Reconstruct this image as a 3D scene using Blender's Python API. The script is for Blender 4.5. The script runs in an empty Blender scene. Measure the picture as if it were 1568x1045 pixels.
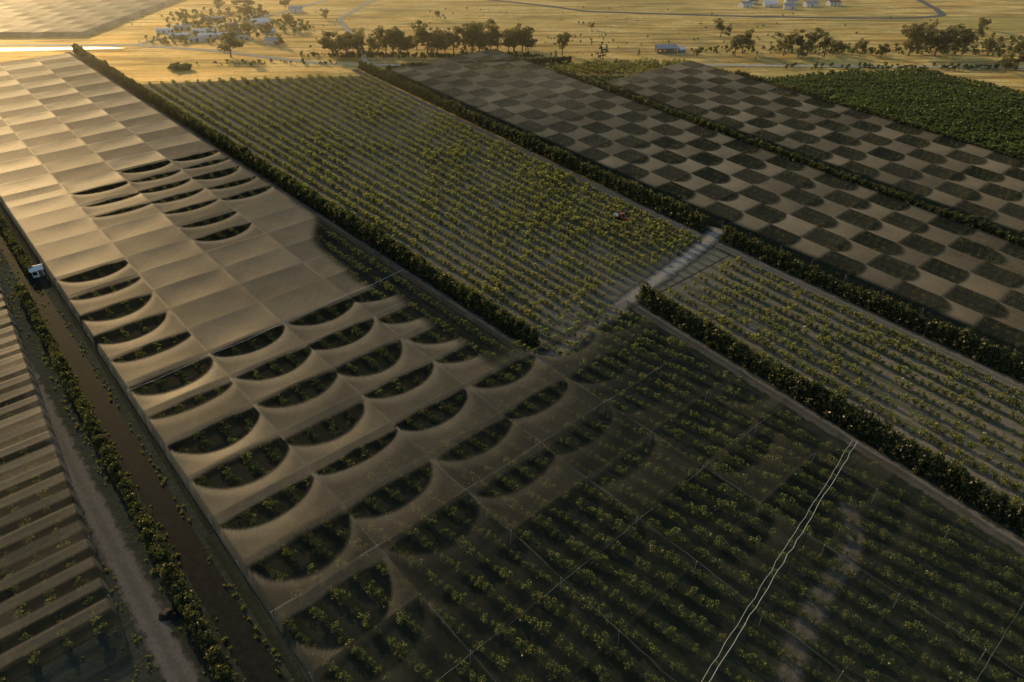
import bpy, math, random
import numpy as np
from mathutils import Vector, noise as mnoise
random.seed(7); rng=np.random.default_rng(7)
S=bpy.context.scene
COL=S.collection

# ---------------------------------------------------------------- farm frame
UX,UY=0.66,-0.75; L=math.hypot(UX,UY); UX/=L; UY/=L
VX,VY=-UY,UX
def W(u,v):
    return (u*UX+v*VX, u*UY+v*VY)
def Wn(u,v):
    u=np.asarray(u,float); v=np.asarray(v,float)
    return u*UX+v*VX, u*UY+v*VY

# ---------------------------------------------------------------- node helpers
def newmat(name):
    m=bpy.data.materials.new(name); m.use_nodes=True
    nt=m.node_tree; nt.nodes.clear()
    return m,nt
def N(nt,t,**kw):
    n=nt.nodes.new(t)
    for k,v in kw.items():
        if k.startswith('i_'):
            n.inputs[k[2:].replace('_',' ')].default_value=v
        else: setattr(n,k,v)
    return n
def math_(nt,op,a,b=None,clamp=False):
    n=nt.nodes.new('ShaderNodeMath'); n.operation=op; n.use_clamp=clamp
    for i,x in enumerate((a,b)):
        if x is None: continue
        if isinstance(x,(int,float)): n.inputs[i].default_value=x
        else: nt.links.new(x,n.inputs[i])
    return n.outputs[0]
def mixc(nt,f,a,b):
    n=nt.nodes.new('ShaderNodeMix'); n.data_type='RGBA'
    for i,x in ((0,f),(6,a),(7,b)):
        if isinstance(x,(int,float)): n.inputs[i].default_value=x
        elif isinstance(x,tuple): n.inputs[i].default_value=(*x,1)
        else: nt.links.new(x,n.inputs[i])
    return n.outputs[2]
def maprange(nt,x,a,b,c,d):
    n=nt.nodes.new('ShaderNodeMapRange'); nt.links.new(x,n.inputs[0])
    for i,k in enumerate((a,b,c,d)): n.inputs[i+1].default_value=k
    return n.outputs[0]
def noise_(nt,scale,detail=4,rough=.55,vec=None,mul=None):
    n=nt.nodes.new('ShaderNodeTexNoise'); n.inputs['Scale'].default_value=scale
    n.inputs['Detail'].default_value=detail; n.inputs['Roughness'].default_value=rough
    if vec is None:
        g=nt.nodes.new('ShaderNodeNewGeometry'); vec=g.outputs['Position']
    if mul is not None:
        m=nt.nodes.new('ShaderNodeMapping'); m.inputs['Scale'].default_value=mul[:3]
        m.inputs['Rotation'].default_value=(0,0,mul[3]) if len(mul)>3 else (0,0,0)
        nt.links.new(vec,m.inputs[0]); vec=m.outputs[0]
    nt.links.new(vec,n.inputs['Vector'])
    return n.outputs['Fac']
def surf(nt,col,gloss=.0,grough=.6,gcol=(1,.85,.6),transl=0,tcol=None,bump=None,bstr=.5,bdist=.3):
    out=N(nt,'ShaderNodeOutputMaterial')
    d=N(nt,'ShaderNodeBsdfDiffuse',i_Roughness=1.0)
    def setc(sock,c):
        if isinstance(c,tuple): sock.default_value=(*c,1)
        else: nt.links.new(c,sock)
    setc(d.inputs[0],col); sh=d.outputs[0]
    nodes=[d]
    if transl>0:
        t=N(nt,'ShaderNodeBsdfTranslucent'); setc(t.inputs[0],tcol if tcol is not None else col)
        mx=N(nt,'ShaderNodeMixShader'); mx.inputs[0].default_value=transl
        nt.links.new(sh,mx.inputs[1]); nt.links.new(t.outputs[0],mx.inputs[2]); sh=mx.outputs[0]; nodes.append(t)
    if gloss>0:
        g=N(nt,'ShaderNodeBsdfGlossy',i_Roughness=grough); setc(g.inputs[0],gcol)
        mx=N(nt,'ShaderNodeMixShader'); mx.inputs[0].default_value=gloss
        nt.links.new(sh,mx.inputs[1]); nt.links.new(g.outputs[0],mx.inputs[2]); sh=mx.outputs[0]; nodes.append(g)
    if bump is not None:
        b=N(nt,'ShaderNodeBump'); b.inputs['Strength'].default_value=bstr; b.inputs['Distance'].default_value=bdist
        nt.links.new(bump,b.inputs['Height'])
        for q in nodes: nt.links.new(b.outputs[0],q.inputs['Normal'])
    return out,sh
def simple(name,col,var=.25,scale=3,gloss=.03,grough=.5,**kw):
    m,nt=newmat(name)
    f=noise_(nt,scale,4)
    lo=tuple(c*(1-var) for c in col); hi=tuple(min(1,c*(1+var)) for c in col)
    c=mixc(nt,maprange(nt,f,.3,.7,0,1),lo,hi)
    out,sh=surf(nt,c,gloss,grough,**kw); nt.links.new(sh,out.inputs[0]); return m
def track_mat(name,col,ruts=True,gloss=.01,soft=.35):
    m,nt=newmat(name)
    uv=N(nt,'ShaderNodeUVMap'); s=N(nt,'ShaderNodeSeparateXYZ'); nt.links.new(uv.outputs[0],s.inputs[0])
    ax=math_(nt,'ABSOLUTE',s.outputs[0]); f=noise_(nt,.35,6,.7); f2=noise_(nt,1.5,5,.7)
    c=mixc(nt,maprange(nt,f2,.3,.7,0,1),tuple(x*.65 for x in col),tuple(x*1.2 for x in col))
    rut=maprange(nt,math_(nt,'ABSOLUTE',math_(nt,'SUBTRACT',ax,.42)),.1,.3,0,.55 if ruts else 0)
    c=mixc(nt,math_(nt,'MULTIPLY',rut,maprange(nt,f,.35,.6,.3,1)),c,(.06,.065,.035))
    out,sh=surf(nt,c,gloss,.6,bump=f2,bstr=.4,bdist=.15)
    al=maprange(nt,math_(nt,'ADD',ax,math_(nt,'MULTIPLY',math_(nt,'SUBTRACT',f,.5),1.6)),.95-soft,.98,1,0)
    al=math_(nt,'MULTIPLY',al,maprange(nt,ax,.85,1,1,0))
    tr=N(nt,'ShaderNodeBsdfTransparent'); mx=N(nt,'ShaderNodeMixShader')
    nt.links.new(al,mx.inputs[0]); nt.links.new(tr.outputs[0],mx.inputs[1]); nt.links.new(sh,mx.inputs[2]); nt.links.new(mx.outputs[0],out.inputs[0])
    return m

# ---------------------------------------------------------------- materials
def ground_mat():
    m,nt=newmat('dry_grassland')
    big=noise_(nt,.008,6,.65); mid=noise_(nt,.035,6,.65); fine=noise_(nt,.35,7,.75)
    streak=noise_(nt,.05,6,.7,mul=(.22,2.6,1,.10)); st2=noise_(nt,.09,4,.6,mul=(.15,3,1,-.35))
    gold=(.70,.41,.075); pale=(.94,.68,.22); green=(.20,.25,.05); brown=(.22,.13,.045)
    c=mixc(nt,maprange(nt,mid,.42,.58,0,1),gold,pale)
    c=mixc(nt,maprange(nt,big,.50,.58,0,.8),c,green)
    c=mixc(nt,maprange(nt,streak,.49,.58,0,.75),c,brown)
    c=mixc(nt,maprange(nt,st2,.52,.60,0,.55),c,(.38,.26,.07))
    c=mixc(nt,maprange(nt,fine,.45,.65,0,.55),c,brown)
    g=nt.nodes.new('ShaderNodeNewGeometry'); s=nt.nodes.new('ShaderNodeSeparateXYZ'); nt.links.new(g.outputs['Position'],s.inputs[0])
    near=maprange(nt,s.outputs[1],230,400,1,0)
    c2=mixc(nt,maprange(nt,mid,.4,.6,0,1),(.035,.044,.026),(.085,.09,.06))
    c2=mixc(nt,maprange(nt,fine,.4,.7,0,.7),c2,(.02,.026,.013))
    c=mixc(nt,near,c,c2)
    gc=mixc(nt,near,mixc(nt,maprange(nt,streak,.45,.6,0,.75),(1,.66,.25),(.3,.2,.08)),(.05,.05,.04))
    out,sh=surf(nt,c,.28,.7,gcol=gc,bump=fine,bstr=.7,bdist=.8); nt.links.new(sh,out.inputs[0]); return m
def soil_mat(name,a,b,rowcol,gloss=.02):
    m,nt=newmat(name)
    uv=N(nt,'ShaderNodeUVMap'); s=N(nt,'ShaderNodeSeparateXYZ'); nt.links.new(uv.outputs[0],s.inputs[0])
    fr=math_(nt,'FRACT',s.outputs[1]); d=math_(nt,'ABSOLUTE',math_(nt,'SUBTRACT',fr,.5))
    mid=noise_(nt,.04,5,.6); fine=noise_(nt,.7,6,.7)
    c=mixc(nt,maprange(nt,mid,.35,.65,0,1),a,b)
    rowf=maprange(nt,math_(nt,'ADD',d,math_(nt,'MULTIPLY',fine,.3)),.35,.55,0,.8)
    c=mixc(nt,rowf,c,rowcol)
    c=mixc(nt,maprange(nt,fine,.45,.75,0,.6),c,tuple(x*.45 for x in a))
    out,sh=surf(nt,c,gloss,.65,bump=fine,bstr=.6,bdist=.25); nt.links.new(sh,out.inputs[0]); return m
def net_mat(name,col,gl=.07,rough=.55):
    m,nt=newmat(name)
    at=N(nt,'ShaderNodeAttribute',attribute_name='cover'); at2=N(nt,'ShaderNodeAttribute',attribute_name='tone')
    f1=noise_(nt,.12,5,.6); f2=noise_(nt,1.6,4,.6)
    f3=noise_(nt,.5,4,.6,mul=(1,.12,1,math.atan2(UY,UX)*-1))
    lo=tuple(c*.74 for c in col)
    c=mixc(nt,maprange(nt,f1,.35,.65,0,1),lo,col)
    c=mixc(nt,maprange(nt,f3,.45,.7,0,.3),c,tuple(c*.55 for c in col))
    c=mixc(nt,at2.outputs['Fac'],(.013,.022,.018),c)  # tone sets net colour, with painted panel light and shade included
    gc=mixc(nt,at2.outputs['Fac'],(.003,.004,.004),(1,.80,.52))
    out,sh=surf(nt,c,gl,rough,gcol=gc,transl=.14)
    tr=N(nt,'ShaderNodeBsdfTransparent'); mx=N(nt,'ShaderNodeMixShader')
    cov=math_(nt,'MULTIPLY',at.outputs['Fac'],maprange(nt,f2,.3,.7,.86,1.08),clamp=True)
    nt.links.new(cov,mx.inputs[0]); nt.links.new(tr.outputs[0],mx.inputs[1]); nt.links.new(sh,mx.inputs[2])
    nt.links.new(mx.outputs[0],out.inputs[0]); return m
def leaf_mat(name,c1,c2,t=.45,tc=(.3,.3,.04)):
    m,nt=newmat(name)
    g=N(nt,'ShaderNodeNewGeometry'); oi=N(nt,'ShaderNodeObjectInfo')
    c=mixc(nt,g.outputs['Random Per Island'],c1,c2)
    c=mixc(nt,maprange(nt,oi.outputs['Random'],0,1,0,.45),c,tuple(x*.5 for x in c1))
    tcc=mixc(nt,g.outputs['Random Per Island'],tuple(x*.5 for x in tc),tc)
    out,sh=surf(nt,c,.04,.45,transl=t,tcol=tcc); nt.links.new(sh,out.inputs[0]); return m

M_ground=ground_mat()
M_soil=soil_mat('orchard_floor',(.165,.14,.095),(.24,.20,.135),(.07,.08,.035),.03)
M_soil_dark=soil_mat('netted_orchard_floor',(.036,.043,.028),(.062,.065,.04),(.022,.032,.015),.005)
M_dirt=track_mat('dirt_road_surface',(.18,.155,.12))
M_dirtd=track_mat('worn_earth',(.24,.20,.145),soft=.7)
M_sand=track_mat('sandy_track_surface',(.44,.36,.265),False,soft=.6)
M_pale=track_mat('pale_dirt_lane',(.62,.5,.31),False,.06)
M_dark=simple('ditch_soil',(.018,.02,.015),.5,.8,.005)
M_asphalt=simple('asphalt',(.12,.11,.10),.2,.5,.05)
M_water=simple('pond_water',(.05,.06,.06),.1,.5,.85,.12)
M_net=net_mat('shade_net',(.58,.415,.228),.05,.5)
M_leaf=leaf_mat('fruit_tree_leaves',(.042,.068,.018),(.11,.13,.032),.5,(.42,.41,.065))
M_leafn=leaf_mat('netted_fruit_tree_leaves',(.055,.085,.025),(.13,.16,.045),.45,(.40,.44,.09))
M_leafd=leaf_mat('dense_orchard_leaves',(.04,.07,.015),(.08,.12,.025),.4,(.2,.26,.04))
M_hedge=leaf_mat('windbreak_leaves',(.024,.036,.014),(.055,.068,.02),.34,(.18,.175,.03))
M_euc=leaf_mat('eucalyptus_leaves',(.045,.052,.02),(.10,.10,.035),.4,(.34,.28,.06))
M_con=leaf_mat('conifer_needles',(.015,.025,.01),(.035,.045,.015),.2,(.06,.06,.02))
M_bark=simple('bark',(.16,.12,.085),.4,2,.01)
M_post=simple('weathered_post',(.3,.29,.26),.2,2,.03)
M_cable=simple('net_seam_rope',(.62,.6,.5),.1,2,.05)
M_wire=simple('net_wire',(.3,.3,.27),.1,2,.05)
M_wall=simple('painted_wall',(.7,.68,.63),.08,1,.03)
M_wall2=simple('brown_cladding',(.2,.13,.09),.2,1,.03)
M_roof=simple('corrugated_roof',(.32,.32,.33),.2,1,.2,.35)
M_roofr=simple('rust_roof',(.28,.13,.09),.25,1,.06)
M_blue=simple('blue_tarp',(.1,.22,.42),.15,1,.06)
M_glass=simple('dark_glass',(.03,.04,.05),.1,1,.4,.1)
M_red=simple('red_paint',(.6,.07,.03),.1,2,.1,.3)
M_rub=simple('rubber',(.02,.02,.02),.1,2,.03)
M_tarp=simple('black_plastic',(.012,.012,.014),.3,2,.01,.6)
M_white=simple('white_paint',(.78,.77,.74),.05,1,.06)

# ---------------------------------------------------------------- mesh helpers
def mesh_np(name,verts,faces4,mats,uv=None,attrs=None,smooth=True,link=True):
    me=bpy.data.meshes.new(name)
    nv=len(verts); nf=len(faces4)
    me.vertices.add(nv); me.vertices.foreach_set('co',np.asarray(verts,np.float32).ravel())
    k=faces4.shape[1]
    me.loops.add(nf*k); me.polygons.add(nf)
    me.loops.foreach_set('vertex_index',faces4.astype(np.int32).ravel())
    me.polygons.foreach_set('loop_start',np.arange(0,nf*k,k,dtype=np.int32))
    me.update(calc_edges=True); me.validate()
    for m in mats: me.materials.append(m)
    if smooth: me.polygons.foreach_set('use_smooth',np.ones(nf,bool))
    if uv is not None:
        l=me.uv_layers.new(name='UVMap'); l.data.foreach_set('uv',np.asarray(uv,np.float32)[faces4.ravel()].ravel())
    if attrs:
        for a,arr in attrs.items():
            at=me.attributes.new(a,'FLOAT','POINT'); at.data.foreach_set('value',np.asarray(arr,np.float32).ravel())
    o=bpy.data.objects.new(name,me)
    if link: COL.objects.link(o)
    return o
def gridfaces(a,b):
    i,j=np.meshgrid(np.arange(a-1),np.arange(b-1),indexing='ij'); k=(i*b+j).ravel()
    return np.stack([k,k+b,k+b+1,k+1],1)
def patch(name,f0,f1,u0,u1,z,mat,rows=1.0,du=8.,nb=9):
    ua,ub=u0 if isinstance(u0,tuple) else (u0,u0)
    uc,ud=u1 if isinstance(u1,tuple) else (u1,u1)
    A=np.linspace(0,1,max(2,int(abs(uc-ua)/du)+1)); bs=np.linspace(0,1,nb)
    A,B=np.meshgrid(A,bs,indexing='ij')
    U=(ua*(1-B)+ub*B)*(1-A)+(uc*(1-B)+ud*B)*A
    V=f0(U)*(1-B)+f1(U)*B
    X,Y=Wn(U,V); P=np.stack([X,Y,np.full_like(X,z)],-1).reshape(-1,3)
    uv=np.stack([U/5.,B*rows],-1).reshape(-1,2)
    o=mesh_np(name,P,gridfaces(*U.shape)[:,::-1],[mat],uv=uv); return o
def ribbon(name,pts,w,z,mat,world=True):
    P=[Vector(p if world else W(*p)) for p in pts]
    Q=[]
    for a,b in zip(P[:-1],P[1:]):
        n=max(1,int((b-a).length/1.2))
        for i in range(n): Q.append(a.lerp(b,i/n))
    Q.append(P[-1])
    for _ in range(30):
        Q=[Q[0]]+[(Q[i-1]+Q[i]*2+Q[i+1])/4 for i in range(1,len(Q)-1)]+[Q[-1]]
    vs=[];uv=[];s=0
    for i,q in enumerate(Q):
        t=(Q[min(i+1,len(Q)-1)]-Q[max(i-1,0)]).normalized(); nn=Vector((-t.y,t.x))
        if i: s+=(q-Q[i-1]).length
        vs.append((*(q+nn*w/2),z)); vs.append((*(q-nn*w/2),z)); uv+=[(1,s),(-1,s)]
    n=len(Q); return mesh_np(name,np.array(vs),gridfaces(n,2)[:,::-1],[mat],uv=np.array(uv))
class MB:
    def __init__(s): s.v=[];s.f=[];s.m=[]
    def box(s,c,d,mi=0,rot=0):
        k=len(s.v); cx,cy,cz=c; x,y,z=d[0]/2,d[1]/2,d[2]/2; cr,sr=math.cos(rot),math.sin(rot)
        for a,b,e in ((-x,-y,-z),(x,-y,-z),(x,y,-z),(-x,y,-z),(-x,-y,z),(x,-y,z),(x,y,z),(-x,y,z)):
            s.v.append((cx+a*cr-b*sr,cy+a*sr+b*cr,cz+e))
        for f in ((0,3,2,1),(4,5,6,7),(0,1,5,4),(1,2,6,5),(2,3,7,6),(3,0,4,7)):
            s.f.append(tuple(k+q for q in f)); s.m.append(mi)
    def cyl(s,a,b,r0,r1,n=8,mi=0):
        a=Vector(a);b=Vector(b);d=(b-a).normalized(); t=d.orthogonal().normalized(); w=d.cross(t); k=len(s.v)
        for i in range(n):
            q=2*math.pi*i/n; o=t*math.cos(q)+w*math.sin(q)
            s.v.append(tuple(a+o*r0)); s.v.append(tuple(b+o*r1))
        for i in range(n):
            j=(i+1)%n; s.f.append((k+2*i,k+2*j,k+2*j+1,k+2*i+1)); s.m.append(mi)
        s.f.append(tuple(k+2*i+1 for i in range(n))); s.m.append(mi)
        s.f.append(tuple(k+2*i for i in range(n))[::-1]); s.m.append(mi)
    def poly(s,pts,mi=0):
        k=len(s.v); s.v+= [tuple(p) for p in pts]; s.f.append(tuple(range(k,k+len(pts)))); s.m.append(mi)
    def make(s,name,mats,link=True,parent=None):
        me=bpy.data.meshes.new(name); me.from_pydata(s.v,[],s.f)
        for m in mats: me.materials.append(m)
        me.polygons.foreach_set('material_index',s.m); me.update()
        o=bpy.data.objects.new(name,me)
        if link: COL.objects.link(o)
        if parent: o.parent=parent
        return o

# ---------------------------------------------------------------- foliage
def leaves(centres,radii,per,size,flat=.7):
    P=[]
    for c,r in zip(centres,radii):
        d=rng.normal(size=(per,3)); d/=np.linalg.norm(d,axis=1)[:,None]
        rr=r*rng.uniform(.35,1,(per,1))**.6
        P.append(np.array(c)+d*rr*np.array([1,1,flat]))
    P=np.concatenate(P); n=len(P)
    a=rng.normal(size=(n,3)); a/=np.linalg.norm(a,axis=1)[:,None]
    b=np.cross(a,rng.normal(size=(n,3))); b/=np.linalg.norm(b,axis=1)[:,None]
    s=size*rng.uniform(.6,1.3,(n,1)); 
    V=np.stack([P-a*s,P-b*s*.6,P+a*s,P+b*s*.6],1).reshape(-1,3)
    return V,np.arange(4*n).reshape(n,4)
def plant(name,centres,radii,per,size,mat,woods=(),flat=.7,link=False):
    V,F=leaves(centres,radii,per,size,flat)
    mb=MB()
    for w in woods: mb.cyl(*w,n=6,mi=1)
    k=len(mb.v)
    me=bpy.data.meshes.new(name)
    me.from_pydata(mb.v+[tuple(x) for x in V],[],mb.f+[tuple(int(q)+k for q in f) for f in F])
    me.materials.append(mat); me.materials.append(M_bark)
    mi=[1]*len(mb.f)+[0]*len(F); me.polygons.foreach_set('material_index',mi); me.update()
    o=bpy.data.objects.new(name,me)
    if link: COL.objects.link(o)
    return o
def coll(name,objs):
    c=bpy.data.collections.new(name)
    for o in objs: c.objects.link(o)
    return c
def bush(i,mat=None,per=18,sz=.21):
    n=11; cs=[];rs=[]
    for k in range(n):
        a=random.uniform(0,6.28); r=random.uniform(.1,.9); z=random.uniform(.8,2.3)
        cs.append((r*math.cos(a),r*math.sin(a),z)); rs.append(random.uniform(.35,.6))
    wd=[((0,0,-.1),(0,0,1.3),.09,.05)]+[((0,0,.8),c,.05,.02) for c in cs[:3]]
    return plant('fruit_bush_%d'%i,cs,rs,per,sz,mat or M_leaf,wd)
C_fruit=coll('fruit_tree_variants',[bush(i) for i in range(6)])
C_netted=coll('netted_tree_variants',[bush(i+20,M_leafn,16,.2) for i in range(6)])
C_dense=coll('dense_tree_variants',[bush(i+10,M_leafd,22,.24) for i in range(4)])
def hedgep(i):
    cs=[];rs=[]
    for k in range(22):
        z=random.uniform(.5,4.3); w=.95*(1-(z/5.2)**2)+.2
        a=random.uniform(0,6.28); r=random.uniform(0,w)
        cs.append((r*math.cos(a),r*math.sin(a),z)); rs.append(random.uniform(.4,.7))
    return plant('windbreak_shrub_%d'%i,cs,rs,16,.26,M_hedge,[((0,0,-.1),(0,0,3.6),.12,.03)],flat=1)
C_hedge=coll('windbreak_variants',[hedgep(i) for i in range(5)])

def scatter(name,pts,sc,collection,zs=None):
    pts=np.asarray(pts,float)
    me=bpy.data.meshes.new(name); me.vertices.add(len(pts)); me.vertices.foreach_set('co',pts.astype(np.float32).ravel())
    at=me.attributes.new('sc','FLOAT_VECTOR','POINT')
    sc=np.asarray(sc,float)
    if sc.ndim==1: sc=np.stack([sc,sc,sc*(zs if zs is not None else 1)],1)
    at.data.foreach_set('vector',sc.astype(np.float32).ravel())
    o=bpy.data.objects.new(name,me); COL.objects.link(o)
    ng=bpy.data.node_groups.new('scatter_'+name,'GeometryNodeTree')
    ng.interface.new_socket('Geometry',in_out='INPUT',socket_type='NodeSocketGeometry')
    ng.interface.new_socket('Geometry',in_out='OUTPUT',socket_type='NodeSocketGeometry')
    gi=ng.nodes.new('NodeGroupInput'); go=ng.nodes.new('NodeGroupOutput')
    ip=ng.nodes.new('GeometryNodeInstanceOnPoints'); ci=ng.nodes.new('GeometryNodeCollectionInfo')
    ci.inputs['Collection'].default_value=collection; ci.inputs['Separate Children'].default_value=True; ci.inputs['Reset Children'].default_value=True
    rv=ng.nodes.new('FunctionNodeRandomValue'); rv.data_type='FLOAT_VECTOR'
    rv.inputs[0].default_value=(-.06,-.06,0); rv.inputs[1].default_value=(.06,.06,6.283)
    na=ng.nodes.new('GeometryNodeInputNamedAttribute'); na.data_type='FLOAT_VECTOR'; na.inputs['Name'].default_value='sc'
    ip.inputs['Pick Instance'].default_value=True
    ng.links.new(gi.outputs[0],ip.inputs['Points']); ng.links.new(ci.outputs[0],ip.inputs['Instance'])
    ng.links.new(rv.outputs[0],ip.inputs['Rotation'])
    ng.links.new(na.outputs[0],ip.inputs['Scale'])
    ng.links.new(ip.outputs[0],go.inputs[0])
    md=o.modifiers.new('scatter','NODES'); md.node_group=ng
    return o

lin=lambda u0,v0,u1,v1:(lambda u: v0+(np.asarray(u,float)-u0)*(v1-v0)/(u1-u0))
vA=lambda u: 100+0*np.asarray(u,float)
vB=lambda u: np.where(np.asarray(u)<-113, lin(-390,220,-113,190)(u), lin(-113,190,-18,181)(u))
vC=lin(-302,300,-40,255)
vC2=lin(-226,373,-67,341)
vD=lin(-101,139,-1,128.5)
vE=lin(-221,5.9,-70,4.0)
off=lambda f,d:(lambda u: f(u)+d)
const=lambda c:(lambda u: c+0*np.asarray(u,float))

# ---------------------------------------------------------------- ground
def ground():
    n=161; a=np.linspace(-1,1,n); a=np.sign(a)*np.abs(a)**1.8*3500
    X,Y=np.meshgrid(a,a+300,indexing='ij')
    r=np.hypot(X,Y-300); Z=np.clip((r-900)/2600,0,1)**1.3*(60+40*np.sin(X/420.)*np.cos(Y/510.))
    return mesh_np('ground',np.stack([X,Y,Z],-1).reshape(-1,3),gridfaces(n,n),[M_ground])
ground()

# ---------------------------------------------------------------- orchards
def orchard(name,f0,f1,u0,u1,rowsp,treesp,sc,z=0,keep=None,miss=.04,var=.2,cl=None):
    P=[];SC=[]
    um=(u0+u1)/2; nrow=int(abs(float(f1(um))-float(f0(um)))/rowsp)
    us=np.arange(u0,u1,treesp)
    for k in range(nrow+1):
        b=k/max(1,nrow)
        u=us+rng.uniform(0,treesp)+rng.uniform(-.3,.3,len(us)); v=f0(u)*(1-b)+f1(u)*b+rng.uniform(-.2,.2,len(us))
        ok=rng.random(len(u))>miss
        if keep is not None: ok&=keep(u,v)
        u=u[ok];v=v[ok]; x,y=Wn(u,v)
        P.append(np.stack([x,y,np.full_like(x,z)],1))
        g=np.array([mnoise.noise(Vector((a*.03,c*.03,3)))+.6*mnoise.noise(Vector((a*.12,c*.12,5))) for a,c in zip(x,y)])
        SC.append(sc*(1+g*.4)*rng.uniform(1-var,1+var,len(u)))
    P=np.concatenate(P);SC=np.concatenate(SC)
    scatter(name,P,SC,cl or C_fruit); return nrow
def keep_center(u,v): return u> -440+(v-108)*(62/95.)
patch('orchard_field_ground',const(101.5),off(vB,-7),(-446,-376),-101,.05,M_soil,rows=21)
orchard('fruit_orchard',const(105),off(vB,-9),-450,-112,4.5,1.9,.88,keep=keep_center,miss=.04,var=.24)
patch('orchard_field_ground',off(vD,1),off(vB,-7),-100.5,80,.05,M_soil,rows=8)
orchard('fruit_orchard',off(vD,5),off(vB,-9),-98,80,4.5,1.9,.86,miss=.07,var=.28)
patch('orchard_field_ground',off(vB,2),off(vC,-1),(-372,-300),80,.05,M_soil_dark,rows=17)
orchard('fruit_orchard',off(vB,8),off(vC,-4),-362,80,4.5,2.8,.85,keep=lambda u,v:u>-366+(v-224)*.9,cl=C_netted)
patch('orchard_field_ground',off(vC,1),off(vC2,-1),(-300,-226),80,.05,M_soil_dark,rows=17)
orchard('fruit_orchard',off(vC,6),off(vC2,-4),-292,60,4.5,2.8,.85,keep=lambda u,v:u>-300+(v-300)*.95,cl=C_netted)
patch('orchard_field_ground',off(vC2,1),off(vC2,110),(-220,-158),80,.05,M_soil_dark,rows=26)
orchard('fruit_orchard',off(vC2,5),off(vC2,108),-225,70,3.9,2.0,1.25,keep=lambda u,v:u>-217+(v-374)*.58,miss=.01,var=.12,cl=C_dense)
orchard('fruit_orchard',const(262),const(378),-362,-220,5.0,2.0,1.25,keep=lambda u,v:(u>-357+(v-262)*.6+20*((v-262)/116))&(u<-335+(v-262)*.97),miss=.01)
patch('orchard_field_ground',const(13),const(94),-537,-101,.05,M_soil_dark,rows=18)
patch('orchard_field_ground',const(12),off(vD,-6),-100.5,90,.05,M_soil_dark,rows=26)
orchard('fruit_orchard',const(17),const(92),-320,-112,4.5,2.1,.85,cl=C_netted)
def lower():
    P=[];a=math.radians(9);ca,sa=math.cos(a),math.sin(a)
    for k in np.arange(-60,240,4.3):
        for s in np.arange(-150,200,1.75):
            u=-10+s*ca-(k-70)*sa+rng.uniform(-.3,.3); v=70+s*sa*1+(k-70)*ca+rng.uniform(-.22,.22)
            if -111<u<88 and 15<v<float(vD(u))-8 and random.random()>.06: P.append((*W(u,v),0))
    P=np.array(P); g=np.array([mnoise.noise(Vector((p[0]*.03,p[1]*.03,3)))+.6*mnoise.noise(Vector((p[0]*.12,p[1]*.12,3))) for p in P])
    scatter('fruit_orchard',P,(.84*(1+.42*g))*rng.uniform(.68,1.2,len(P)),C_netted)
lower()

# ---------------------------------------------------------------- windbreaks
def hedge(name,f,u0,u1,h=1.,w=1.,sp=1.1):
    us=np.arange(u0,u1,sp)+rng.uniform(-.2,.2,len(np.arange(u0,u1,sp)))
    P=[];SC=[]
    for row in (-.5,.5):
        v=f(us)+row*w+rng.uniform(-.25,.25,len(us)); x,y=Wn(us,v)
        P.append(np.stack([x,y,0*x],1)); g=np.array([mnoise.noise(Vector((a*.06,c*.06,0))) for a,c in zip(x,y)])
        s=(1+.3*g)*rng.uniform(.82,1.15,len(us)); SC.append(np.stack([w*s,w*s,h*s],1))
    scatter(name,np.concatenate(P),np.concatenate(SC),C_hedge)
hedge('windbreak_hedge',vA,-548,-104,1.25,1.1)
hedge('windbreak_hedge',vB,-390,-117,1.1,1.0)
hedge('windbreak_hedge',vB,-108,80,1.0,1.0)
hedge('windbreak_hedge',vC,-302,80,1.0,1.0)
hedge('windbreak_hedge',vC2,-226,80,.95,.95)
hedge('windbreak_hedge',vD,-101,80,1.1,1.05)
hedge('windbreak_hedge',vE,-221,70,.9,.8)
hedge('windbreak_hedge',const(10.5),-290,-232,.75,.8)
hedge('windbreak_hedge',lin(-372,228,-315,328),-372,-316,.9,1.3,.6)

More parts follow.
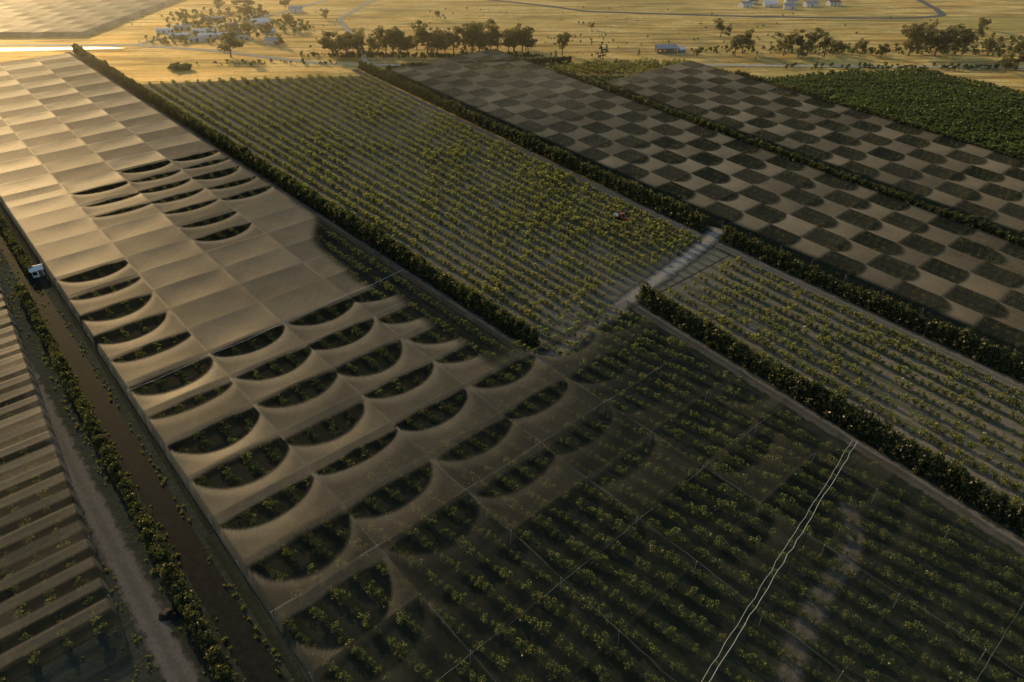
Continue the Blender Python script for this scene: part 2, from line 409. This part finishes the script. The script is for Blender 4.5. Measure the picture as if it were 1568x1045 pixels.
# ---------------------------------------------------------------- nets
def ncell(i,j,s=0):
    h=np.sin(i*127.1+j*311.7+s*74.7)*43758.5453; return h-np.floor(h)
def vnoise(x,y,s=0):
    xi=np.floor(x);yi=np.floor(y);fx=x-xi;fy=y-yi;fx=fx*fx*(3-2*fx);fy=fy*fy*(3-2*fy)
    return (ncell(xi,yi,s)*(1-fx)+ncell(xi+1,yi,s)*fx)*(1-fy)+(ncell(xi,yi+1,s)*(1-fx)+ncell(xi+1,yi+1,s)*fx)*fy
ss=lambda a,b,x:(lambda t:t*t*(3-2*t))(np.clip((x-a)/(b-a),0,1))
def net(name,f0,f1,u0,u1,res,ncol,cu,fn,mat,z0=3.7,skirt='sSlr'):
    nu=int((u1-u0)/res)+1; um=(u0+u1)/2; nb=int(abs(float(f1(um))-float(f0(um)))/res)+1
    us=np.linspace(u0,u1,nu); bs=np.linspace(0,1,nb)
    U,B=np.meshgrid(us,bs,indexing='ij'); V=f0(U)*(1-B)+f1(U)*B
    a=(U-u0)/cu; b=B*ncol; i=np.floor(a); j=np.minimum(np.floor(b),ncol-1); fu=a-i; fv=b-j
    cover,tone,depth,fu,fv=fn(U,V,i,j,fu,fv)
    seam=np.maximum(ss(.035,.0,np.minimum(fu,1-fu)),ss(.024,.0,np.minimum(fv,1-fv)))
    cover=np.clip(cover+seam*.10,0,1)
    tone=np.clip(tone+seam*.07,0,1)
    sag=(4*fu*(1-fu))*(4*fv*(1-fv))**.7
    Z=z0-depth*sag+.12*vnoise(U/9,V/9,5)
    X,Y=Wn(U,V)
    if 's' in skirt: Z[0,:]=1.0
    if 'S' in skirt: Z[-1,:]=1.0
    if 'l' in skirt: Z[:,0]=.8
    if 'r' in skirt: Z[:,-1]=.8
    P=np.stack([X,Y,Z],-1).reshape(-1,3)
    F=gridfaces(*U.shape)[:,::-1]
    return mesh_np(name,P,F,[mat],attrs={'cover':cover,'tone':tone})
UN0=-537
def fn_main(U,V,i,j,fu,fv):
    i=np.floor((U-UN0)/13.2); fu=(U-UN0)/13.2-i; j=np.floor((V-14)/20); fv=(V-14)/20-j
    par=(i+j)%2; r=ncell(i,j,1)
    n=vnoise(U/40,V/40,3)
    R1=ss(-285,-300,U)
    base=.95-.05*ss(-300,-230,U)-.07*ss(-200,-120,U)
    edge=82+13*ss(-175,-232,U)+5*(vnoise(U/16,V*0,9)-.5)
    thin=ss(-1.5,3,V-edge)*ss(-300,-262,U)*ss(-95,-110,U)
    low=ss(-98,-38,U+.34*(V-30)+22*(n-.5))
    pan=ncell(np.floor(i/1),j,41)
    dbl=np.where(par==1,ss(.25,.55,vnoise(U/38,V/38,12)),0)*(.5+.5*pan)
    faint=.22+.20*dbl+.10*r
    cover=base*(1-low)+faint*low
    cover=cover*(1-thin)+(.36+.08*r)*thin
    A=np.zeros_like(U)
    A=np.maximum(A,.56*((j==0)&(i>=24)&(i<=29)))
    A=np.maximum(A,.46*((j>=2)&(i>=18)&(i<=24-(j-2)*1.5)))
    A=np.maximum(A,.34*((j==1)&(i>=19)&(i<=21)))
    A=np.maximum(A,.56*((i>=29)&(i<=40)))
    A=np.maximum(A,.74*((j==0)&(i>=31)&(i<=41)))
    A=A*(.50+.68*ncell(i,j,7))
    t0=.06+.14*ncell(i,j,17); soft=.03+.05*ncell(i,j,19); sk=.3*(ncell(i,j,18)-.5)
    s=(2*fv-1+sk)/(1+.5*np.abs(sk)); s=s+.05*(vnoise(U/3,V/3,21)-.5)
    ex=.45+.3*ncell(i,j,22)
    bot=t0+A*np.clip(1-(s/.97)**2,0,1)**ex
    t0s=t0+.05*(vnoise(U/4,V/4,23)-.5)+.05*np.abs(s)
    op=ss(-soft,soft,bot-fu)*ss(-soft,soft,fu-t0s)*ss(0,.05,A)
    lip_highlight=ss(0,.04,fu-bot)*ss(.34,.04,fu-bot)*ss(0,.1,A)  # highlight painted into tone along the lower edge of each crescent
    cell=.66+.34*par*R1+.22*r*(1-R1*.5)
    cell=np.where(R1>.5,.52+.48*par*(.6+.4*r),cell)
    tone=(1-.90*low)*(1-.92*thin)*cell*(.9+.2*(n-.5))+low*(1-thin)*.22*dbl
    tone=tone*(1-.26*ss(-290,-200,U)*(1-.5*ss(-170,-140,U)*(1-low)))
    tone=tone*(1-.28*ss(0,.1,A))+.30*lip_highlight*(1-low*.75)*(1-thin)
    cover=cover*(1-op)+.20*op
    tone=tone*(1-op)+.04*op  # crescent shading painted in: thinner cover above, darker tone here
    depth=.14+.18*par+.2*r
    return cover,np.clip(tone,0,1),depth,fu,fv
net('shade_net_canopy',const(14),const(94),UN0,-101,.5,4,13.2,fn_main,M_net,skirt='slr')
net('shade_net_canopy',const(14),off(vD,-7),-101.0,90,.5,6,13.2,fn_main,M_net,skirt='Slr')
def fn_check(U,V,i,j,fu,fv):
    par=(i+j)%2; r=ncell(i,j,2); n=vnoise(U/45,V/45,4)
    far=ss(-150,-290,U)
    odd=par==1
    sk=.3*(ncell(i,j,33)-.5)
    s=2*fv-1+sk
    rj=ncell(i-1,j,2)
    bulge=(.10+.38*rj)*np.clip(1-(s/.98)**2,0,1)**.6
    sf=.05+.07*rj
    inb=np.where(~odd, ss(-sf,sf,bulge-fu),0)
    nearb=np.where(odd, ss(.14,.0,fu)*.6, 0)
    d=np.where(odd,nearb,1-inb)
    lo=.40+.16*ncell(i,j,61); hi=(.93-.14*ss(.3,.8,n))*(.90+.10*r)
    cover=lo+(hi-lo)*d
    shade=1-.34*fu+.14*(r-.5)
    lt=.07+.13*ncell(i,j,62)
    tone=lt+(.74*shade*(.74+.26*r)-lt)*d  # lit and shaded panels, plus a shading gradient, painted into tone
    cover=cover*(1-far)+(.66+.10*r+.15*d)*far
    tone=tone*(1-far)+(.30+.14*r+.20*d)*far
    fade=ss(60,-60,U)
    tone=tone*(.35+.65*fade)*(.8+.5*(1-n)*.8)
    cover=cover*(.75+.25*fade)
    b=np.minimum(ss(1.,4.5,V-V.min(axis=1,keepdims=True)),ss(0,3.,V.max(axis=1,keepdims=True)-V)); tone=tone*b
    return cover,np.clip(tone,0,1),.12+.2*par+.1*r,fu,fv
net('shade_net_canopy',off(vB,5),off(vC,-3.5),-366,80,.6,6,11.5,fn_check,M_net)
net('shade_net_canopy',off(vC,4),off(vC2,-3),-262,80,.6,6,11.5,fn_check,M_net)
def fn_left(U,V,i,j,fu,fv):
    r=ncell(i,np.floor(V/17),4); vv=vnoise(U/7,V/14,31)
    w=ss(.38,.5,fu+.12*(vv-.5))*ss(1,.93,fu)
    k=w*(.4+.6*r)
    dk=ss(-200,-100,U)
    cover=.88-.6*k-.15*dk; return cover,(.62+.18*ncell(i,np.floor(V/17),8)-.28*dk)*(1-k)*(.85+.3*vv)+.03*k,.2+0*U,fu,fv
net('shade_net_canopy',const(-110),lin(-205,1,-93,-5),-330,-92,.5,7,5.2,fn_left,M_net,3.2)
orchard('fruit_orchard',const(-100),const(-8),-210,-94,4.5,2.4,.8,cl=C_netted)
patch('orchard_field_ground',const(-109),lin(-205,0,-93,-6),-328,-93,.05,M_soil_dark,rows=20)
def net_world(name,pts,nx,ny,z=3.5):
    a=np.linspace(0,1,nx*6+1); b=np.linspace(0,1,ny*6+1); A,B=np.meshgrid(a,b,indexing='ij')
    p=[np.array(q,float) for q in pts]
    P=(p[0]*((1-A)*(1-B))[...,None]+p[1]*(A*(1-B))[...,None]+p[2]*(A*B)[...,None]+p[3]*((1-A)*B)[...,None])
    i=np.minimum(np.floor(A*nx),nx-1);j=np.minimum(np.floor(B*ny),ny-1);fu=A*nx-i;fv=B*ny-j
    Z=z-(.2+.6*ncell(i,j,3))*16*fu*(1-fu)*fv*(1-fv)
    Z[0,:]=Z[-1,:]=.5; Z[:,0]=Z[:,-1]=.5
    V=np.concatenate([P.reshape(-1,2),Z.reshape(-1,1)],1)
    return mesh_np(name,V,gridfaces(*A.shape),[M_net],attrs={'cover':.97+0*A,'tone':.7+.3*((i+j)%2)+0*A})
net_world('shade_net_canopy',[(-640,520),(-308,531),(-300,760),(-640,760)],22,14)
n=60; a=np.linspace(0,1,n); xs=-430+a*166; wd=4.2*np.clip(np.sin(np.pi*np.clip(a*1.02,0,1)),0,1)**.35+.6
yc=489+a*6+1.2*np.sin(a*9)
mesh_np('dam_pond',np.stack([np.repeat(xs,2),np.stack([yc-wd,yc+wd],1).ravel(),np.full(2*n,.22)],1),gridfaces(n,2),[M_water])

mbp=MB(); mbp.cyl((0,0,0),(0,0,3.85),.06,.05,6); mbp.cyl((0,0,3.85),(0,0,3.95),.11,.08,6)
C_post=coll('post_variants',[mbp.make('support_post',[M_post],link=False)])
PP=[]
for i in range(0,49):
    for j in range(0,7):
        u=UN0+13.2*i; v=14+20*j
        if (u<-101 and v<=94.1) or (u>=-101 and v<vD(u)-6): PP.append((*W(u,v),0))
for i in range(0,38):
    for j in range(7):
        u=-366+11.5*i; PP.append((*W(u,float(vB(u)+5)*(1-j/6)+float(vC(u)-3.5)*j/6),0))
for u in np.arange(-330,-92,15.6):
    PP.append((*W(u,float(lin(-205,1,-93,-5)(u))),-.3))
scatter('support_posts',PP,np.ones(len(PP)),C_post)
def rope(name,a,b,z,r=.07,sag=.35,seg=9,mat=None,jit=.12):
    mb=MB();A=Vector((*a,z));Bv=Vector((*b,z)); n=int((Bv-A).length/2.2); prev=None
    for i in range(n+1):
        p=A.lerp(Bv,i/n); p.z+= -sag*abs(math.sin(math.pi*i/seg)); p+=Vector((random.uniform(-jit,jit),random.uniform(-jit,jit),0))
        if prev is not None: mb.cyl(prev,p,r,r,5)
        prev=p
    return mb.make(name,[mat or M_cable])
rope('net_seam_rope',(72.5,105.3),(10,31),4.25,.045,jit=.16)
rope('net_seam_rope',(71.6,105.6),(8.8,31),4.2,.035,jit=.16)
rope('net_seam_rope',W(-150,14),W(-156,94),4.1,.04)
for v,u0 in ((54,-155),(74,-155),(34,-155),(94,-101)): rope('net_seam_rope',W(u0,v),W(90,v),3.95,.02,mat=M_wire)
for u in (-75,-48,5): rope('net_seam_rope',W(u,14),W(u,124),3.95,.018,mat=M_wire)

# ---------------------------------------------------------------- roads
ribbon('dirt_road',[(-560,96.8),(-300,96.8),(-101,97),(-96,104)],4.2,.12,M_dirt,False)
ribbon('dirt_road',[(u,float(vB(u))-4.4) for u in range(-392,90,10)],4.8,.13,M_dirt,False)
ribbon('dirt_road',[(u,float(vD(u))-4.1) for u in range(-104,90,10)],4.4,.14,M_dirt,False)
ribbon('sandy_track',[(-98,96),(-101,118),(-105,142),(-108,165),(-112,188),(-114,196)],8,.16,M_dirt,False)
ribbon('sandy_track',[(-98,96),(-101,118),(-105,142),(-108,165),(-112,188),(-114,196)],5.4,.20,M_sand,False)
ribbon('dirt_road',[(u,-1.0+.01*(u+70)) for u in range(-300,90,10)],5.6,.13,M_dirt,False)
ribbon('drainage_ditch',[(u,8.8) for u in range(-300,90,10)],4.6,.10,M_dark,False)
ribbon('dirt_track',[(66,92),(65,82),(56,74),(47,64),(41,54),(36,40)],5.5,.19,M_dirtd,True)
ribbon('asphalt_road',[(-60,720),(27,667),(64,636),(169,617),(272,606),(330,606),(358,618),(366,645),(380,720)],6,.12,M_asphalt,True)
ribbon('dirt_road',[(-420,505),(-262,506),(-200,488),(-120,452),(-60,447),(60,452),(180,446),(400,440)],7,.12,M_pale,True)
ribbon('dirt_road',[(-262,506),(-235,560),(-190,640),(-150,760)],6,.14,M_pale,True)
ribbon('dirt_road',[(-90,446),(-110,520),(-140,600),(-120,760)],5,.15,M_pale,True)
def heap(x,y):
    n=14; V=[];F=[]
    for i in range(n+1):
        for j in range(n+1):
            a=i/n*2-1;b=j/n*2-1; r=math.hypot(a,b)
            z=max(0,1-r*r)*.6*(1+.9*mnoise.noise(Vector((a*2.2,b*2.2,4))))
            k=1+.35*mnoise.noise(Vector((a*1.5,b*1.5,9)))
            V.append((x+a*2.0*k,y+b*1.3*k,z+.16 if r<1 else .02))
    V=np.array(V); mesh_np('black_tarp_heap',V,gridfaces(n+1,n+1),[M_tarp])
heap(-57.5,67.5)

# ---------------------------------------------------------------- big trees
def euc_mesh(i,h=15):
    cs=[];rs=[];wd=[]
    lean=Vector((random.uniform(-1,1),random.uniform(-1,1),0)); top=Vector((0,0,h*.5))+lean
    wd.append(((0,0,-.3),tuple(top),.4,.2))
    for k in range(11):
        a=random.uniform(0,6.28); f=random.uniform(.3,1); base=top*f
        r=random.uniform(1.5,5.0); e=base+Vector((r*math.cos(a),r*math.sin(a),random.uniform(1.2,h*.36)))
        wd.append((tuple(base),tuple(e),.16,.05))
        for q in range(4):
            c=e+Vector([random.uniform(-1.7,1.7) for _ in range(3)]); cs.append(tuple(c)); rs.append(random.uniform(1.0,1.9))
    return plant('eucalyptus_%d'%i,cs,rs,70,.38,M_euc,wd).data
EU=[euc_mesh(i,random.uniform(12,16)) for i in range(6)]
def con_mesh(i):
    cs=[];rs=[]
    for k in range(26):
        z=random.uniform(1,9); w=2.6*(1-z/10.5)+.3; a=random.uniform(0,6.28); r=w*random.uniform(.3,1)
        cs.append((r*math.cos(a),r*math.sin(a),z)); rs.append(.9*(1-z/14))
    return plant('conifer_%d'%i,cs,rs,28,.3,M_con,[((0,0,-.2),(0,0,8.5),.25,.04)]).data
CN=[con_mesh(0),con_mesh(1)]
def put(name,me,x,y,s):
    o=bpy.data.objects.new(name,me); o.location=(x,y,0); o.rotation_euler=(0,0,random.uniform(0,6.28)); o.scale=(s*random.uniform(.9,1.15),s*random.uniform(.9,1.15),s)
    COL.objects.link(o)
for k in range(32):
    t=k/31; put('eucalyptus_tree',random.choice(EU),-119+t*132+random.uniform(-3,3),474+t*14+random.uniform(-7,9),random.uniform(.8,1.45))
for x,y,s in ((33,475,1.0),(151,532,.9),(153,482,1.15),(146,474,.8),(178,474,1.1),(186,470,1.15),(194,476,1.2),(203,470,1.1),(260,474,1.3),(268,480,1.4),(276,472,1.3),(285,482,1.4),(296,476,1.1),(312,474,.9),(306,434,.9),(297,430,.8),(-183,470,1.35),(-190,532,.9),(-176,528,.8),(-168,560,.8),(-214,600,.9),(-204,612,.8),(-225,640,1),(380,520,1),(395,500,1.1),(355,560,.8),(220,520,.5),(60,560,.4),(-60,600,.5),(330,470,.9),(345,478,1),(-250,640,.9),(-240,655,.9),(-196,650,.9),(322,520,.8),(335,528,.7),(240,470,.7),(215,478,.8),(-236,570,.7),(-150,600,.6),(-260,590,.8),(-160,500,.6),(120,470,.5),(232,480,.8)):
    put('eucalyptus_tree',random.choice(EU),x,y,s)
for x,y,s in ((57,465,1.2),(-31,470,1.05),(28,464,.6),(83,474,.5),(-26,478,.7),(61,470,.9)):
    put('conifer_tree',random.choice(CN),x,y,s)
P=[];SC=[]
for cx,cy,rx,ry,n,s in ((-203,437,7,4,70,1.3),(-205,560,55,40,160,1.5),(240,486,130,12,230,1.2),(-60,470,80,5,200,1.2),(250,440,90,6,120,1.1),(-225,520,40,14,90,1.2),(330,500,60,40,160,1.4),(-240,610,40,40,90,1.5),(60,490,200,50,120,.8),(0,580,350,70,120,.8),(-150,452,50,6,50,.9)):
    for k in range(n):
        a=random.uniform(0,6.28);r=math.sqrt(random.random()); P.append((cx+rx*r*math.cos(a),cy+ry*r*math.sin(a),-.2)); SC.append(s*random.uniform(.4,1.2))
scatter('scrub_bushes',P,SC,C_dense)
P=[];SC=[]
for k in range(1500):
    u=random.uniform(-290,60); v=random.choice([random.uniform(5.5,7),random.uniform(10.5,12),random.uniform(-5,-3),random.uniform(1.8,3.5)]) if u>-200 else random.uniform(-2,12)
    P.append((*W(u,v),-.25));SC.append(random.uniform(.12,.32))
for k in range(900):
    u=random.uniform(-92,40); v=random.uniform(-60,-4)
    P.append((*W(u,v),-.2));SC.append(random.uniform(.1,.28))
scatter('roadside_weeds',P,SC,C_fruit)

# ---------------------------------------------------------------- buildings
def house(name,x,y,rot,w,d,h,wall,roof,rh=1.6):
    e=bpy.data.objects.new(name,None); e.location=(x,y,0); e.rotation_euler=(0,0,rot); COL.objects.link(e)
    m=MB(); m.box((0,0,h/2),(w,d,h))
    m.poly([(-w/2,-d/2,h),(-w/2,d/2,h),(-w/2,0,h+rh)][::-1]); m.poly([(w/2,-d/2,h),(w/2,d/2,h),(w/2,0,h+rh)])
    m.make('walls',[wall],parent=e)
    r=MB(); o=.4; k=rh/(d/2)
    for s in (-1,1):
        a=[(-w/2-o,s*(d/2+o),h-o*k+.06),(w/2+o,s*(d/2+o),h-o*k+.06),(w/2+o,0,h+rh+.06),(-w/2-o,0,h+rh+.06)]
        r.poly(a if s<0 else a[::-1]); r.poly([(p[0],p[1],p[2]+.12) for p in a])
    r.box((0,0,h+rh+.2),(w+.8,.3,.1)); r.make('roof',[roof],parent=e)
    g=MB()
    nw=max(2,int(w/3.2))
    for i in range(nw):
        xx=-w/2+(i+.5)*w/nw
        for s in (-1,1):
            if i==nw//2 and s<0: g.box((xx,s*(d/2+.02),1.05),(1,.06,2.1),1)
            else: g.box((xx,s*(d/2+.02),h*.55),(1.2,.06,1.1))
    for s in (-1,1): g.box((s*(w/2+.02),0,h*.55),(.06,1.2,1.1))
    g.make('windows_and_door',[M_glass,M_wall2],parent=e)
    return e
house('farm_shed',102.5,484,.05,13,8,3.2,M_wall2,M_roof)
house('garden_shed',113,483,.1,4,4,2.4,M_blue,M_white,1)
house('white_farmhouse',-195,574,.4,13,8,3.4,M_wall,M_white,2)
house('cottage',-183,634,.2,11,7,3,M_wall,M_roof)
house('cottage',-167,510,.1,9,6,2.8,M_wall,M_roof)
house('cottage',-212,560,.9,8,6,2.6,M_wall2,M_roofr)
for x,y,w in ((-238,596,14),(-215,531,22),(-196,522,18),(-240,530,14),(-228,545,16),(-180,545,10),(-250,560,12),(-222,518,12),(-206,540,16),(-258,548,12)):
    house('farm_outbuilding',x,y,random.uniform(-.1,.3),w,4,2.2,random.choice([M_wall,M_wall2]),random.choice([M_roof,M_roof,M_roofr,M_white]),.8)
for x,y,w in ((205,660,10),(227,662,11),(240,650,9),(263,662,11),(285,668,10),(250,676,10),(215,676,9)):
    house('suburban_house',x,y,random.uniform(-.4,.4),w,7,2.8,M_wall,random.choice([M_roof,M_roofr,M_white]),1.6)
house('pump_shed',-145,183,.6,3,2.6,2.4,M_white,M_white,.7)

def tractor(x,y,rot):
    e=bpy.data.objects.new('tractor',None); e.location=(x,y,.05); e.rotation_euler=(0,0,rot); COL.objects.link(e)
    b=MB(); b.box((.9,0,1.1),(1.7,.75,.75)); b.box((-.5,0,.95),(1.4,.8,.5)); b.box((-.7,.72,1.35),(1.1,.35,.12)); b.box((-.7,-.72,1.35),(1.1,.35,.12))
    o=b.make('body',[M_red],parent=e); o.modifiers.new('bev','BEVEL').width=.08
    c=MB(); c.box((-.55,0,2.55),(1.4,1.3,.14))
    for a in(-1.15,.05):
        for s in(-.55,.55): c.cyl((a,s,1.2),(a,s,2.5),.05,.05,6)
    c.make('cab_roof',[M_red],parent=e)
    g=MB(); g.box((-.55,0,1.95),(1.1,1.05,.95)); g.make('cab_glass',[M_glass],parent=e)
    w=MB()
    for xx,r,t in((-.75,.75,.4),(1.2,.48,.28)):
        for s in(-1,1): w.cyl((xx,s*.62,r),(xx,s*(.62+t),r),r,r,16)
    w.make('wheels',[M_rub],parent=e)
    tr=MB(); tr.box((-3,0,.8),(2.2,1.3,.15)); tr.box((-3,0,1.2),(1.8,1.1,.65),1); tr.cyl((-3,-.8,.4),(-3,.8,.4),.4,.4,12,2); tr.box((-1.7,0,.7),(.9,.1,.1))
    tr.make('bin_trailer',[M_red,M_white,M_rub],parent=e)
tractor(39,222,math.atan2(UY,UX))

# ---------------------------------------------------------------- low sunlit haze over the far fields
hb=MB(); hb.box((0,1700,34),(5000,2800,70)); hz=hb.make('haze',[])
m,nt=newmat('low_haze'); out=N(nt,'ShaderNodeOutputMaterial'); vs=N(nt,'ShaderNodeVolumeScatter')
vs.inputs['Color'].default_value=(1,.80,.48,1); vs.inputs['Density'].default_value=.0004; vs.inputs['Anisotropy'].default_value=.82
nt.links.new(vs.outputs[0],out.inputs['Volume']); hz.data.materials.append(m)

# ---------------------------------------------------------------- light, sky, camera
az=math.radians(38); el=math.radians(17.5)
Sd=Vector((-math.sin(az)*math.cos(el),math.cos(az)*math.cos(el),math.sin(el)))
ld=bpy.data.lights.new('sun','SUN'); ld.energy=5; ld.angle=math.radians(.5); ld.color=(1,.83,.56)
lo=bpy.data.objects.new('sun',ld); lo.rotation_euler=Sd.to_track_quat('Z','Y').to_euler(); lo.location=(0,0,200); COL.objects.link(lo)
w=bpy.data.worlds.new('World'); S.world=w; w.use_nodes=True; nt=w.node_tree; nt.nodes.clear()
sk=nt.nodes.new('ShaderNodeTexSky'); sk.sky_type='NISHITA'; sk.sun_disc=False; sk.sun_elevation=el; sk.sun_rotation=-az
bg=nt.nodes.new('ShaderNodeBackground'); bg.inputs[1].default_value=.15; ow=nt.nodes.new('ShaderNodeOutputWorld')
nt.links.new(sk.outputs[0],bg.inputs[0]); nt.links.new(bg.outputs[0],ow.inputs[0])
cd=bpy.data.cameras.new('camera'); cd.lens=24; cd.sensor_width=36; cd.clip_end=12000; cd.clip_start=.5
co=bpy.data.objects.new('camera',cd); co.location=(0,0,103.5); co.rotation_euler=(math.radians(55),0,0); COL.objects.link(co); S.camera=co
S.view_settings.view_transform='Standard'; S.view_settings.look='None'; S.view_settings.exposure=0
